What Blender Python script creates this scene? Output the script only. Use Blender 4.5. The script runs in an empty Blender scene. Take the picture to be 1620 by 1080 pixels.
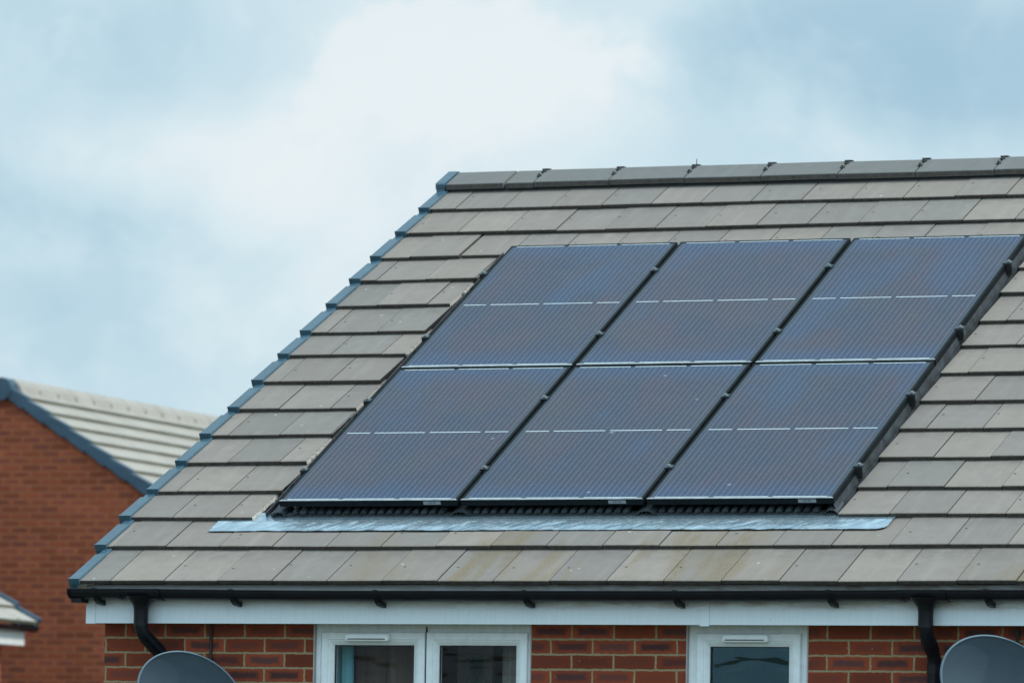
import bpy, bmesh, math, random
from mathutils import Vector, Matrix, noise
random.seed(11)
sc = bpy.context.scene
col = sc.collection
R = math.radians

# ------------------------------------------------------------------ helpers
def smooth(x, a, b):
    t = max(0.0, min(1.0, (x - a) / (b - a)))
    return t * t * (3 - 2 * t)

class MB:
    """Collects shapes; build() links them as ONE mesh object."""
    def __init__(s):
        s.v = []; s.f = []; s.m = []; s.uv = {}; s.sm = []
    def face(s, pts, mi=0, uv=None, sm=False):
        b = len(s.v); s.v += [Vector(p) for p in pts]
        s.f.append(tuple(range(b, b + len(pts)))); s.m.append(mi); s.sm.append(sm)
        if uv: s.uv[len(s.f) - 1] = uv
    def poly(s, verts, faces, mi=0, sm=False, uvs=None):
        b = len(s.v); s.v += [Vector(p) for p in verts]
        for k, f in enumerate(faces):
            s.f.append(tuple(b + i for i in f))
            s.m.append(mi[k] if isinstance(mi, list) else mi); s.sm.append(sm)
            if uvs: s.uv[len(s.f) - 1] = [uvs[i] for i in f]
    def box(s, x0, x1, y0, y1, z0, z1, mi=0, xf=None):
        V = [(x, y, z) for x in (x0, x1) for y in (y0, y1) for z in (z0, z1)]
        if xf: V = [xf(*p) for p in V]
        s.poly(V, [(0, 1, 3, 2), (4, 6, 7, 5), (0, 4, 5, 1), (2, 3, 7, 6), (0, 2, 6, 4), (1, 5, 7, 3)], mi)
    def extrude(s, prof, x0, x1, fn, mi=0, caps=True, sm=False, closed=True):
        """prof: list of (a,b); fn(x,a,b)->point"""
        n = len(prof)
        V = [fn(x0, a, b) for a, b in prof] + [fn(x1, a, b) for a, b in prof]
        F = []
        for i in range(n if closed else n - 1):
            j = (i + 1) % n
            F.append((i, j, n + j, n + i))
        s.poly(V, F, mi, sm)
        if caps and closed:
            s.poly(V[:n], [tuple(range(n))[::-1]], mi); s.poly(V[n:], [tuple(range(n))], mi)
    def tube(s, path, rad, n=20, mi=0, caps=True, sm=True):
        path = [Vector(p) for p in path]
        if not isinstance(rad, (list, tuple)): rad = [rad] * len(path)
        rings = []
        ref = Vector((0.3, 1, 0.2)).normalized()
        V = []
        for i, p in enumerate(path):
            a = path[max(i - 1, 0)]; b = path[min(i + 1, len(path) - 1)]
            t = (b - a).normalized()
            x = (ref - t * ref.dot(t)).normalized(); y = t.cross(x)
            for k in range(n):
                c = 2 * math.pi * k / n
                V.append(p + (x * math.cos(c) + y * math.sin(c)) * rad[i])
        F = []
        for i in range(len(path) - 1):
            for k in range(n):
                F.append((i * n + k, i * n + (k + 1) % n, (i + 1) * n + (k + 1) % n, (i + 1) * n + k))
        s.poly(V, F, mi, sm)
        if caps:
            s.poly(V[:n], [tuple(range(n))[::-1]], mi); s.poly(V[-n:], [tuple(range(n))], mi)
    def ring(s, x0, x1, z0, z1, prof, mi=0):
        """mitred frame in the XZ plane; prof = [(inset, y)...]"""
        V = []
        for ins, y in prof:
            V += [(x0 + ins, y, z0 + ins), (x1 - ins, y, z0 + ins), (x1 - ins, y, z1 - ins), (x0 + ins, y, z1 - ins)]
        F = []
        n = len(prof)
        for i in range(n - 1):
            for k in range(4):
                F.append((i * 4 + k, i * 4 + (k + 1) % 4, (i + 1) * 4 + (k + 1) % 4, (i + 1) * 4 + k))
        s.poly(V, F, mi)
    def build(s, name, mats, parent=None, origin=(0, 0, 0), rot=None, bevel=0, autosm=None):
        o_ = Vector(origin)
        me = bpy.data.meshes.new(name)
        V = [p - o_ for p in s.v]
        if rot is not None:
            ri = rot.inverted(); V = [ri @ p for p in V]
        me.from_pydata([tuple(p) for p in V], [], s.f)
        if s.uv:
            ul = me.uv_layers.new(name='UVMap')
            for fi, uv in s.uv.items():
                p = me.polygons[fi]
                for k, li in enumerate(p.loop_indices): ul.data[li].uv = uv[k]
        for p, mi, sm in zip(me.polygons, s.m, s.sm):
            p.material_index = mi; p.use_smooth = sm
        bm = bmesh.new(); bm.from_mesh(me)
        if bevel or autosm:
            bmesh.ops.remove_doubles(bm, verts=bm.verts, dist=1e-5)
        bmesh.ops.recalc_face_normals(bm, faces=bm.faces)
        if bevel:
            ed = [e for e in bm.edges if len(e.link_faces) == 2 and e.calc_face_angle(0) > 0.6]
            bmesh.ops.bevel(bm, geom=ed, offset=bevel, segments=2, affect='EDGES', profile=0.6, clamp_overlap=True)
        bm.to_mesh(me); bm.free()
        if not isinstance(mats, (list, tuple)): mats = [mats]
        for m in mats: me.materials.append(m)
        ob = bpy.data.objects.new(name, me); col.objects.link(ob)
        if parent is not None: ob.parent = parent
        return ob

def tag(o, label=None, cat=None, group=None, kind=None):
    if label: o['label'] = label
    if cat: o['category'] = cat
    if group: o['group'] = group
    if kind: o['kind'] = kind
    return o
def empty(name, loc, label, cat, group=None, rot=None):
    o = bpy.data.objects.new(name, None); col.objects.link(o)
    o.empty_display_size = 0.2
    o.location = loc
    if rot is not None: o.rotation_euler = rot.to_euler()
    return tag(o, label, cat, group)
def copy_tree(o, parent=None):
    c = o.copy(); col.objects.link(c); c.parent = parent
    for ch in list(o.children): copy_tree(ch, c)
    return c

# ------------------------------------------------------------------ materials
class NT:
    def __init__(s, m):
        m.use_nodes = True; s.t = m.node_tree; s.t.nodes.clear()
    def n(s, typ, **kw):
        nd = s.t.nodes.new(typ)
        for k, v in kw.items():
            if k.startswith('_'): setattr(nd, k[1:], v)
        return nd
    def link(s, a, b): s.t.links.new(a, b)
    def val(s, sock, v):
        if hasattr(v, 'is_output') or isinstance(v, bpy.types.NodeSocket): s.link(v, sock)
        else: sock.default_value = v
    def math(s, op, a, b=0.0, c=0.0, clamp=False):
        nd = s.n('ShaderNodeMath', _operation=op, _use_clamp=clamp)
        s.val(nd.inputs[0], a); s.val(nd.inputs[1], b)
        if op in ('MULTIPLY_ADD', 'SMOOTH_MIN', 'COMPARE'): s.val(nd.inputs[2], c)
        return nd.outputs[0]
    def step(s, x, a, b, lo=0.0, hi=1.0):
        nd = s.n('ShaderNodeMapRange', _interpolation_type='SMOOTHSTEP')
        s.val(nd.inputs['Value'], x); nd.inputs['From Min'].default_value = a; nd.inputs['From Max'].default_value = b
        nd.inputs['To Min'].default_value = lo; nd.inputs['To Max'].default_value = hi
        return nd.outputs[0]
    def mix(s, f, a, b, mode='MIX'):
        nd = s.n('ShaderNodeMix', _data_type='RGBA', _blend_type=mode)
        s.val(nd.inputs[0], f)
        for sk, v in ((nd.inputs[6], a), (nd.inputs[7], b)):
            if isinstance(v, tuple): sk.default_value = (*v, 1) if len(v) == 3 else v
            else: s.link(v, sk)
        return nd.outputs[2]
    def sep(s, v):
        nd = s.n('ShaderNodeSeparateXYZ'); s.link(v, nd.inputs[0]); return nd.outputs
    def comb(s, x, y, z=0.0):
        nd = s.n('ShaderNodeCombineXYZ')
        for k, v in enumerate((x, y, z)): s.val(nd.inputs[k], v)
        return nd.outputs[0]
    def noise(s, vec, scale=5, detail=3, rough=.55, dist=0.0, out='Fac'):
        nd = s.n('ShaderNodeTexNoise')
        if vec is not None: s.link(vec, nd.inputs['Vector'])
        nd.inputs['Scale'].default_value = scale; nd.inputs['Detail'].default_value = detail
        nd.inputs['Roughness'].default_value = rough; nd.inputs['Distortion'].default_value = dist
        return nd.outputs[out]
    def pos(s): return s.n('ShaderNodeNewGeometry').outputs['Position']
    def obj(s): return s.n('ShaderNodeTexCoord').outputs['Object']
    def uv(s): return s.n('ShaderNodeTexCoord').outputs['UV']
    def island(s): return s.n('ShaderNodeNewGeometry').outputs['Random Per Island']
    def bump(s, h, strength=.3, dist=.01):
        nd = s.n('ShaderNodeBump'); nd.inputs['Strength'].default_value = strength; nd.inputs['Distance'].default_value = dist
        s.link(h, nd.inputs['Height']); return nd.outputs[0]
    def principled(s, base, rough=.5, metal=0.0, ior=1.45, normal=None, spec=None):
        p = s.n('ShaderNodeBsdfPrincipled')
        if isinstance(base, tuple): p.inputs['Base Color'].default_value = (*base, 1)
        else: s.link(base, p.inputs['Base Color'])
        s.val(p.inputs['Roughness'], rough); s.val(p.inputs['Metallic'], metal); p.inputs['IOR'].default_value = ior
        if spec is not None: p.inputs['Specular IOR Level'].default_value = spec
        if normal: s.link(normal, p.inputs['Normal'])
        o = s.n('ShaderNodeOutputMaterial'); s.link(p.outputs[0], o.inputs[0]); return p
def newmat(name):
    m = bpy.data.materials.new(name); return m, NT(m)

def simple(name, c, rough=.5, metal=0., var=.15, scale=9, bump=0., ior=1.45, spec=None):
    m, t = newmat(name)
    p = t.pos()
    n1 = t.noise(p, scale, 4)
    n2 = t.noise(p, scale * 9, 2)
    f = t.math('ADD', t.math('MULTIPLY', n1, .7), t.math('MULTIPLY', n2, .3))
    a = tuple(max(0, x * (1 - var)) for x in c); b = tuple(min(1, x * (1 + var)) for x in c)
    cc = t.mix(t.step(f, .3, .7), a, b)
    rr = t.step(n2, .2, .8, rough * .85, min(1, rough * 1.15))
    t.principled(cc, rr, metal, ior, t.bump(n2, bump, .004) if bump else None, spec)
    return m

ROOF_TH = R(28.239); YE = -0.2143; ZE = 5.0
def RF(u, v, h):
    return Vector((u, YE + v * math.cos(ROOF_TH) - h * math.sin(ROOF_TH), ZE + v * math.sin(ROOF_TH) + h * math.cos(ROOF_TH)))
ROOF_M = Matrix.Rotation(ROOF_TH, 3, 'X')

def mat_tile(name, c1, c2, stains=True, dark=1.0):
    m, t = newmat(name)
    p = t.pos(); r = t.island()
    x, y, z = t.sep(p)[0:3]
    vv = t.math('ADD', t.math('MULTIPLY', t.math('SUBTRACT', y, YE), math.cos(ROOF_TH)), t.math('MULTIPLY', t.math('SUBTRACT', z, ZE), math.sin(ROOF_TH)))
    grain = t.noise(p, 420, 2, .6)
    mott = t.noise(p, 14, 4, .6)
    streak = t.noise(t.comb(t.math('MULTIPLY', x, 16), t.math('MULTIPLY', vv, 1.6), t.math('MULTIPLY', r, 40)), 1.0, 3, .6)
    base = t.mix(r, c1, c2)
    base = t.mix(t.step(mott, .3, .75, 0, .5), base, tuple(k * .86 for k in c1))
    base = t.mix(t.step(streak, .45, .8, 0, .45), base, tuple(min(1, k * 1.22) for k in c2))
    base = t.mix(t.step(grain, .35, .75, 0, .45), base, tuple(k * .72 for k in c1))
    # each tile a little lighter or darker
    base = t.mix(1.0, base, t.mix(t.math('FRACT', t.math('MULTIPLY', r, 17.3)), (.86, .875, .90), (1.09, 1.055, 1.03)), 'MULTIPLY')
    if stains:
        sn = t.noise(t.comb(t.math('MULTIPLY', x, 5.2), t.math('MULTIPLY', vv, .9), 0.0), 1.0, 3, .55)
        sf = t.noise(p, 130, 4, .75)
        zone = t.math('MULTIPLY', t.step(vv, .80, .45), t.math('MULTIPLY', t.step(x, 1.2, 2.1), t.step(x, 4.4, 3.3)))
        zone2 = t.math('MULTIPLY', t.step(vv, .42, .20), t.step(x, 4.6, 5.2))
        zz = t.math('ADD', zone, zone2, clamp=True)
        f = t.math('MULTIPLY', t.math('MULTIPLY', t.step(sn, .44, .64), t.step(sf, .25, .60)), zz)
        base = t.mix(t.math('MULTIPLY', f, .78), base, (.180, .135, .068))
        f2 = t.math('MULTIPLY', t.math('MULTIPLY', t.step(sf, .47, .62), t.step(sn, .46, .66)), zz)
        base = t.mix(t.math('MULTIPLY', f2, .6), base, (.075, .06, .04))
        # pale bird-lime and lichen flecks
        vo = t.n('ShaderNodeTexVoronoi'); t.link(p, vo.inputs['Vector']); vo.inputs['Scale'].default_value = 9
        fl = t.math('MULTIPLY', t.step(vo.outputs['Distance'], .10, .045), t.step(t.noise(p, 3.1, 1), .52, .58))
        base = t.mix(t.math('MULTIPLY', fl, .55), base, (.45, .46, .44))
        vo2 = t.n('ShaderNodeTexVoronoi'); t.link(p, vo2.inputs['Vector']); vo2.inputs['Scale'].default_value = 5.5
        fl2 = t.step(vo2.outputs['Distance'], .034, .022)
        base = t.mix(t.math('MULTIPLY', fl2, .8), base, (.03, .03, .03))
        # one small dark fleck per tile near its left interlock
        u_, v_, _w = t.sep(t.uv())[0:3]
        du = t.math('SUBTRACT', u_, t.math('MULTIPLY_ADD', t.math('FRACT', t.math('MULTIPLY', r, 7.7)), .045, .012))
        dv = t.math('SUBTRACT', v_, t.math('MULTIPLY_ADD', t.math('FRACT', t.math('MULTIPLY', r, 13.1)), .06, .155))
        dd = t.math('SQRT', t.math('ADD', t.math('MULTIPLY', du, du), t.math('MULTIPLY', dv, dv)))
        dot = t.math('MULTIPLY', t.step(dd, .0095, .0055), t.math('GREATER_THAN', t.math('FRACT', t.math('MULTIPLY', r, 29.7)), .35))
        base = t.mix(t.math('MULTIPLY', dot, .85), base, (.02, .02, .02))
    if stains:
        # mottled darker band towards the lap of the next course
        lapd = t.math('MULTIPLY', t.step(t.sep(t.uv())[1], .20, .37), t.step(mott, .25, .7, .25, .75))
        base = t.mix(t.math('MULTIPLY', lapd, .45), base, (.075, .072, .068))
        nosed = t.math('MULTIPLY', t.step(t.sep(t.uv())[1], .030, .002), t.step(t.noise(p, 60, 3, .7), .35, .7))
        base = t.mix(t.math('MULTIPLY', nosed, .5), base, (.10, .088, .06))
    if dark != 1.0: base = t.mix(1.0, base, (dark, dark, dark), 'MULTIPLY')
    h = t.math('ADD', t.math('MULTIPLY', grain, .5), t.math('MULTIPLY', mott, .5))
    t.principled(base, .82, 0, 1.45, t.bump(h, .25, .003), .35)
    return m

def mat_brick(name, red, dark, mortar, u0, v0, centre=1.0, soft=1.0):
    m, t = newmat(name)
    uv = t.uv(); u, v, _ = t.sep(uv)[0:3]
    wob = t.noise(uv, 26, 2); wob2 = t.noise(uv, 31, 2, out='Color')
    u = t.math('ADD', u, t.math('MULTIPLY', t.math('SUBTRACT', wob, .5), .010))
    v = t.math('ADD', v, t.math('MULTIPLY', t.math('SUBTRACT', t.sep(wob2)[1], .5), .010))
    ry = t.math('DIVIDE', t.math('SUBTRACT', v, v0), .075)
    row = t.math('FLOOR', ry); fy = t.math('FRACT', ry)
    off = t.math('MULTIPLY', t.math('FLOORED_MODULO', t.math('ADD', row, 1), 2.0), .5)
    cx = t.math('ADD', t.math('DIVIDE', t.math('SUBTRACT', u, u0), .225), off)
    fx = t.math('FRACT', cx); ix = t.math('FLOOR', cx)
    wn = t.n('ShaderNodeTexWhiteNoise', _noise_dimensions='2D'); t.link(t.comb(ix, row), wn.inputs['Vector'])
    rnd = wn.outputs['Value']; rc = t.sep(wn.outputs['Color'])
    dx = t.math('MULTIPLY', t.math('MINIMUM', fx, t.math('SUBTRACT', 1.0, fx)), .225)
    dy = t.math('MULTIPLY', t.math('MINIMUM', fy, t.math('SUBTRACT', 1.0, fy)), .075)
    d = t.math('MINIMUM', dx, dy)
    brick = t.step(d, .0042 * soft, .0072 * soft)
    sm1 = t.noise(uv, 38, 4, .65); sm2 = t.noise(uv, 160, 3, .7)
    dn = t.math('ADD', t.math('MINIMUM', t.math('MULTIPLY', dx, .62), dy), t.math('MULTIPLY', t.math('SUBTRACT', sm1, .5), .022))
    cen = t.math('MULTIPLY', t.step(dn, .010, .031), t.step(rnd, .0, .75, .25 * centre, centre))
    rr = t.mix(rc[0], tuple(k * .78 for k in red), tuple(min(1, k * 1.22) for k in red))
    rr = t.mix(t.step(sm2, .4, .75, 0, .4), rr, tuple(k * .6 for k in red))
    bc = t.mix(cen, rr, t.mix(rc[1], dark, tuple(k * 1.5 for k in dark)))
    bc = t.mix(1.0, bc, t.mix(t.math('POWER', rc[2], .7), (.70, .71, .74), (1.13, 1.09, 1.04)), 'MULTIPLY')
    mo = t.mix(t.step(t.noise(uv, 70, 3), .3, .7), tuple(k * .75 for k in mortar), mortar)
    c = t.mix(brick, mo, bc)
    # salts and splashes of mortar
    sp = t.math('MULTIPLY', t.step(t.noise(uv, 55, 2, .6), .71, .77), brick)
    c = t.mix(t.math('MULTIPLY', sp, .5), c, (.5, .42, .36))
    h = t.math('ADD', t.math('MULTIPLY', brick, 1.0), t.math('MULTIPLY', sm2, .22))
    t.principled(c, .88, 0, 1.45, t.bump(h, .7, .006), .3)
    return m

def mat_cells():
    m, t = newmat('solar_cells')
    o = t.obj(); x, y, z = t.sep(o)[0:3]
    oi = t.n('ShaderNodeObjectInfo').outputs['Random']
    cx = t.math('DIVIDE', t.math('SUBTRACT', x, .026), .1582)
    cy = t.math('DIVIDE', t.math('SUBTRACT', y, .030), .0808)
    inside = t.math('MULTIPLY', t.math('MULTIPLY', t.math('GREATER_THAN', cx, 0.0), t.math('LESS_THAN', cx, 6.0)),
                    t.math('MULTIPLY', t.math('GREATER_THAN', y, .026), t.math('LESS_THAN', y, 1.652)))
    fb = t.math('ABSOLUTE', t.math('SUBTRACT', t.math('FRACT', t.math('MULTIPLY', cx, 5.0)), .5))
    line = t.math('MULTIPLY', t.math('LESS_THAN', fb, .042), inside)
    wn = t.n('ShaderNodeTexWhiteNoise', _noise_dimensions='3D')
    t.link(t.comb(t.math('FLOOR', cx), t.math('FLOOR', t.math('DIVIDE', cy, 2.0)), t.math('MULTIPLY', oi, 50)), wn.inputs['Vector'])
    pw = t.n('ShaderNodeNewGeometry').outputs['Position']
    n1 = t.noise(t.comb(t.math('MULTIPLY', x, 1.6), t.math('MULTIPLY', y, .9), t.math('MULTIPLY', oi, 30)), 2.0, 3, .6)
    n2 = t.noise(pw, 2.2, 3, .5)
    c = t.mix(t.step(n1, .35, .68), (.004, .015, .040), (.023, .016, .034))
    c = t.mix(t.math('MULTIPLY', t.step(n2, .47, .66), .5), c, (.020, .022, .028))
    c = t.mix(t.math('MULTIPLY', wn.outputs['Value'], .30), c, (.014, .018, .045))
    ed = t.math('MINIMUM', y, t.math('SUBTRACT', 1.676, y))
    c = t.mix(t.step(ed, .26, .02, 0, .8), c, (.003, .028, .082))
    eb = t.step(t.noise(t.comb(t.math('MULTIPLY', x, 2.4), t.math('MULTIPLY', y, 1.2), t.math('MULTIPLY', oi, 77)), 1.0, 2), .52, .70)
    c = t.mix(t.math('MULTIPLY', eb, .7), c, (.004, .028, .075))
    fcx = t.math('FRACT', cx); gp = t.math('MINIMUM', fcx, t.math('SUBTRACT', 1.0, fcx))
    c = t.mix(t.math('MULTIPLY', t.math('LESS_THAN', gp, .010), .7), c, (.010, .014, .03))
    c = t.mix(t.math('MULTIPLY', line, .46), c, (.22, .25, .32))
    c = t.mix(inside, (.012, .026, .042), c)
    # dried rain spots and bird specks
    vo = t.n('ShaderNodeTexVoronoi'); t.link(t.n('ShaderNodeNewGeometry').outputs['Position'], vo.inputs['Vector']); vo.inputs['Scale'].default_value = 4.2
    sp = t.math('MULTIPLY', t.step(vo.outputs['Distance'], .052, .030), t.step(t.noise(pw, 1.9, 2), .48, .55))
    c = t.mix(t.math('MULTIPLY', sp, .30), c, (.42, .48, .55))
    dust = t.noise(pw, 60, 3)
    c = t.mix(t.step(dust, .4, .8, .02, .06), c, (.3, .32, .33))
    t.principled(c, t.step(t.noise(pw, 3, 2), .3, .7, .16, .22), 0, 1.36)
    return m

def mat_glass(name, refl, tint=(.98, .93, .90), gcol=(.8, .9, 1)):
    m, t = newmat(name)
    tr = t.n('ShaderNodeBsdfTransparent'); tr.inputs[0].default_value = (*tint, 1)
    gl = t.n('ShaderNodeBsdfGlossy'); gl.inputs['Roughness'].default_value = .015; gl.inputs[0].default_value = (*gcol, 1)
    p = t.pos()
    x, y, z = t.sep(p)[0:3]
    t.link(t.bump(t.noise(t.comb(t.math('MULTIPLY', x, 1.2), y, t.math('MULTIPLY', z, 5.0)), 1.6, 2), .22, .02), gl.inputs['Normal'])
    fr = t.n('ShaderNodeFresnel'); fr.inputs[0].default_value = 1.5
    mx = t.n('ShaderNodeMixShader')
    t.link(t.math('MULTIPLY', fr.outputs[0], refl, clamp=True), mx.inputs[0]); t.link(tr.outputs[0], mx.inputs[1]); t.link(gl.outputs[0], mx.inputs[2])
    o = t.n('ShaderNodeOutputMaterial'); t.link(mx.outputs[0], o.inputs[0])
    return m

def mat_fascia():
    m, t = newmat('white_fascia')
    p = t.pos(); x, y, z = t.sep(p)[0:3]
    st = t.noise(t.comb(t.math('MULTIPLY', x, 55), t.math('MULTIPLY', z, 5), 0.0), 1.0, 3, .6)
    dirt = t.noise(t.comb(t.math('MULTIPLY', x, 5), t.math('MULTIPLY', z, 26), 3.0), 1.0, 4, .65)
    zone = t.math('MULTIPLY', t.step(z, 4.845, 4.905), t.step(x, 1.2, 3.7, .35, 1.0))
    c = t.mix(t.step(st, .3, .75), (.64, .73, .79), (.595, .69, .75))
    c = t.mix(t.math('MULTIPLY', t.math('MULTIPLY', t.step(dirt, .36, .62), zone), .85), c, (.24, .17, .11))
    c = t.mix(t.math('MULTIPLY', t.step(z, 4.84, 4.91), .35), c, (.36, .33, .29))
    sp = t.step(t.noise(p, 75, 2), .73, .77)
    c = t.mix(t.math('MULTIPLY', sp, .7), c, (.12, .1, .08))
    t.principled(c, .34, 0, 1.46)
    return m

def mat_upvc():
    m, t = newmat('white_window_plastic')
    p = t.pos(); x, y, z = t.sep(p)[0:3]
    n = t.noise(p, 24, 4, .6)
    g = t.noise(t.comb(t.math('MULTIPLY', x, 40), y, t.math('MULTIPLY', z, 6)), 1.0, 3)
    c = t.mix(t.step(n, .35, .75), (.70, .765, .80), (.63, .69, .72))
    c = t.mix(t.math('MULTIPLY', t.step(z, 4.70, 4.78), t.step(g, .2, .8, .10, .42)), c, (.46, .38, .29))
    t.principled(c, .3, 0, 1.46)
    return m

def mat_apron():
    m, t = newmat('lead_flashing')
    p = t.pos()
    n = t.noise(p, 13, 4, .6, .6); n2 = t.noise(p, 60, 3)
    c = t.mix(t.step(n, .35, .7), (.34, .46, .535), (.47, .58, .645))
    t.principled(c, t.step(n2, .3, .7, .24, .36), .76, 1.45, t.bump(n, .14, .02))
    return m

def mat_curtain(name, a, b):
    m, t = newmat(name)
    p = t.pos(); x, y, z = t.sep(p)[0:3]
    n = t.noise(t.comb(t.math('MULTIPLY', x, 30), 0.0, t.math('MULTIPLY', z, 1.0)), 1.0, 3)
    w = t.noise(p, 400, 2)
    c = t.mix(t.step(n, .3, .7), a, b); c = t.mix(t.step(w, .3, .7, 0, .2), c, tuple(k * .6 for k in a))
    t.principled(c, .9, 0, 1.4, None, .2)
    return m

def mat_sticker():
    m, t = newmat('barcode_sticker')
    o = t.obj(); x, y, z = t.sep(o)[0:3]
    wn = t.n('ShaderNodeTexWhiteNoise', _noise_dimensions='1D'); t.link(t.math('FLOOR', t.math('MULTIPLY', x, 420)), wn.inputs['W'])
    bars = t.math('MULTIPLY', t.math('GREATER_THAN', wn.outputs['Value'], .52), t.math('MULTIPLY', t.math('GREATER_THAN', x, .832), t.math('LESS_THAN', x, .888)))
    band = t.math('MULTIPLY', t.math('GREATER_THAN', z, -.023), t.math('LESS_THAN', z, -.012))
    c = t.mix(t.math('MULTIPLY', bars, band), (.20, .225, .25), (.05, .055, .06))
    t.principled(c, .45)
    return m

M = dict(
    tile=mat_tile('concrete_roof_tile', (.196, .179, .161), (.220, .204, .185)),
    edge=simple('tile_nose', (.062, .055, .048), .9, var=.35, scale=40, bump=.3),  # shade on noses and tile sides painted in as a darker colour
    cut=simple('cut_concrete', (.36, .36, .34), .9, var=.25, scale=60, bump=.5),
    under=simple('roof_underlay', (.012, .012, .013), .9),
    ridge=mat_tile('concrete_ridge_tile', (.135, .140, .134), (.150, .155, .150), stains=False),
    verge=simple('verge_plastic', (.042, .090, .125), .27, var=.14, scale=5),
    black=simple('black_gutter_plastic', (.0045, .0060, .0095), .36, var=.3, scale=14, spec=.28),
    blackm=simple('matt_black_plastic', (.016, .018, .021), .55, var=.35, scale=30),
    fascia=mat_fascia(), upvc=mat_upvc(), vent=simple('vent_white', (.74, .80, .83), .35, var=.05),
    brick=mat_brick('red_multi_brick', (.232, .049, .0215), (.058, .025, .025), (.31, .24, .145), 2.6204, 4.7189),
    nbrick=mat_brick('neighbour_brick', (.33, .080, .033), (.14, .046, .034), (.29, .125, .065), 0.0, 0.0, .9, 1.25),
    ntile=simple('pale_roof_tile', (.285, .272, .245), .85, var=.12, scale=2.5),
    nedge=simple('mossy_tile_edge', (.155, .16, .12), .9, var=.3, scale=3),  # darker greenish tone for tile noses and ridge joints
    nverge=simple('slate_blue_verge', (.030, .068, .104), .45, var=.2, scale=5),
    cells=mat_cells(),
    ribbon=simple('tinned_ribbon', (.50, .58, .60), .35, .35, var=.1, scale=30),
    frame=simple('black_anodised_frame', (.0055, .0095, .012), .55, 0., var=.25, scale=20, spec=.12),
    lip=simple('worn_frame_edge', (.34, .37, .38), .34, .55, var=.25, scale=26),  # sky sheen along the lower lip put into the colour
    clamp=simple('clamp_metal', (.055, .075, .085), .35, .6, var=.3, scale=60),
    bolt=simple('bolt_steel', (.22, .25, .27), .4, .6, var=.1, scale=80),
    tray=simple('tray_plastic', (.028, .032, .036), .48, var=.5, scale=25),
    traysmudge=simple('dusty_tray_plastic', (.022, .030, .036), .6, var=.7, scale=13),
    apron=mat_apron(),
    dish=simple('slate_grey_dish', (.038, .064, .088), .42, var=.08, scale=8),
    dishrim=simple('dish_rim', (.13, .20, .25), .34, var=.08, scale=12),
    galv=simple('galvanised_steel', (.30, .31, .32), .45, .7),
    glass1=mat_glass('window_glass', .42), glass2=mat_glass('window_glass_reflecting_sky', 1.7, (.45, .62, .66), (.5, .86, 1)),
    teal=mat_curtain('teal_curtain', (.20, .62, .76), (.28, .72, .84)),
    brown=mat_curtain('taupe_curtain', (.17, .145, .13), (.24, .21, .19)),
    net=mat_curtain('grey_green_net', (.18, .21, .20), (.28, .31, .30)),
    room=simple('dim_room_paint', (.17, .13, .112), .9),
    pic=simple('pale_picture', (.42, .68, .85), .4, var=.5, scale=7),
    picf=simple('pale_picture_frame', (.75, .82, .85), .5),
    sticker=mat_sticker(),
    cable=simple('black_cable_sheath', (.012, .012, .013), .5),
    ground=simple('grass_and_paving', (.085, .09, .06), .95, var=.4, scale=.4),
    seal=simple('grey_sealant', (.32, .30, .29), .6),
)

# ------------------------------------------------------------------ MAIN HOUSE
XR = 7.6                      # right end of the built house
WALL_X0 = 0.138
OH = Vector((WALL_X0, 0, 0))
house = empty('brick_house', OH, 'red brick house with grey tiled roof carrying six solar panels', 'house')
V = [0, .4057, .757, 1.0834, 1.4397, 1.7861, 2.1319, 2.4891, 2.842, 3.1603, 3.5345, 3.8857, 4.2103, 4.5694, 4.9236]
V.append(5.285)
W = .3035
OFF = [.2675, .0987, .284, .169, .001, .154, .006, .160, .012, .164, .010, .163, .234, .088, .235]
UOFF = [.035, -.002, -.022, -.008, 0, -.01, .006, -.006, 0, 0, .001, -.002, -.006, .003, .008]
END_L = {2: .742, 3: .775, 4: .759, 5: .772, 6: .764, 7: .760, 8: .764, 9: .758, 10: .753, 11: .785}
END_R = 3.957
APY, APZ = 4.566, 7.59        # ridge apex

# front wall with openings -------------------------------------------------
WIN = [(1.325, 2.510), (3.350, 3.980)]
ZT, ZS = 4.80, 3.62
wb = MB()
def wq(x0, x1, z0, z1):
    wb.face([(x0, 0, z0), (x1, 0, z0), (x1, 0, z1), (x0, 0, z1)], 0, [(x0, z0), (x1, z0), (x1, z1), (x0, z1)])
xs = [WALL_X0] + [k for w_ in WIN for k in w_] + [XR]
for i in range(0, 6, 2): wq(xs[i], xs[i + 1], 0, 4.95)
for a, b in WIN:
    wq(a, b, 0, ZS); wq(a, b, ZT, 4.95)
    for xx in (a, b):
        wb.face([(xx, 0, ZS), (xx, .105, ZS), (xx, .105, ZT), (xx, 0, ZT)], 0, [(xx, ZS), (xx + .105, ZS), (xx + .105, ZT), (xx, ZT)])
    wb.face([(a, 0, ZS), (b, 0, ZS), (b, .105, ZS), (a, .105, ZS)], 0, [(a, 0), (b, 0), (b, .1), (a, .1)])
YB = 2 * APY
for xx in (WALL_X0, XR):
    pts = [(0, 0), (YB, 0), (YB, 4.95), (APY, 7.42), (0, 4.95)]
    wb.face([(xx, p, q) for p, q in pts], 0, [(p + .1, q) for p, q in pts])
wb.face([(WALL_X0, YB, 0), (XR, YB, 0), (XR, YB, 4.95), (WALL_X0, YB, 4.95)], 0, [(WALL_X0, 0), (XR, 0), (XR, 4.95), (WALL_X0, 4.95)])
wb.build('wall', M['brick'], house, OH)

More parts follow.
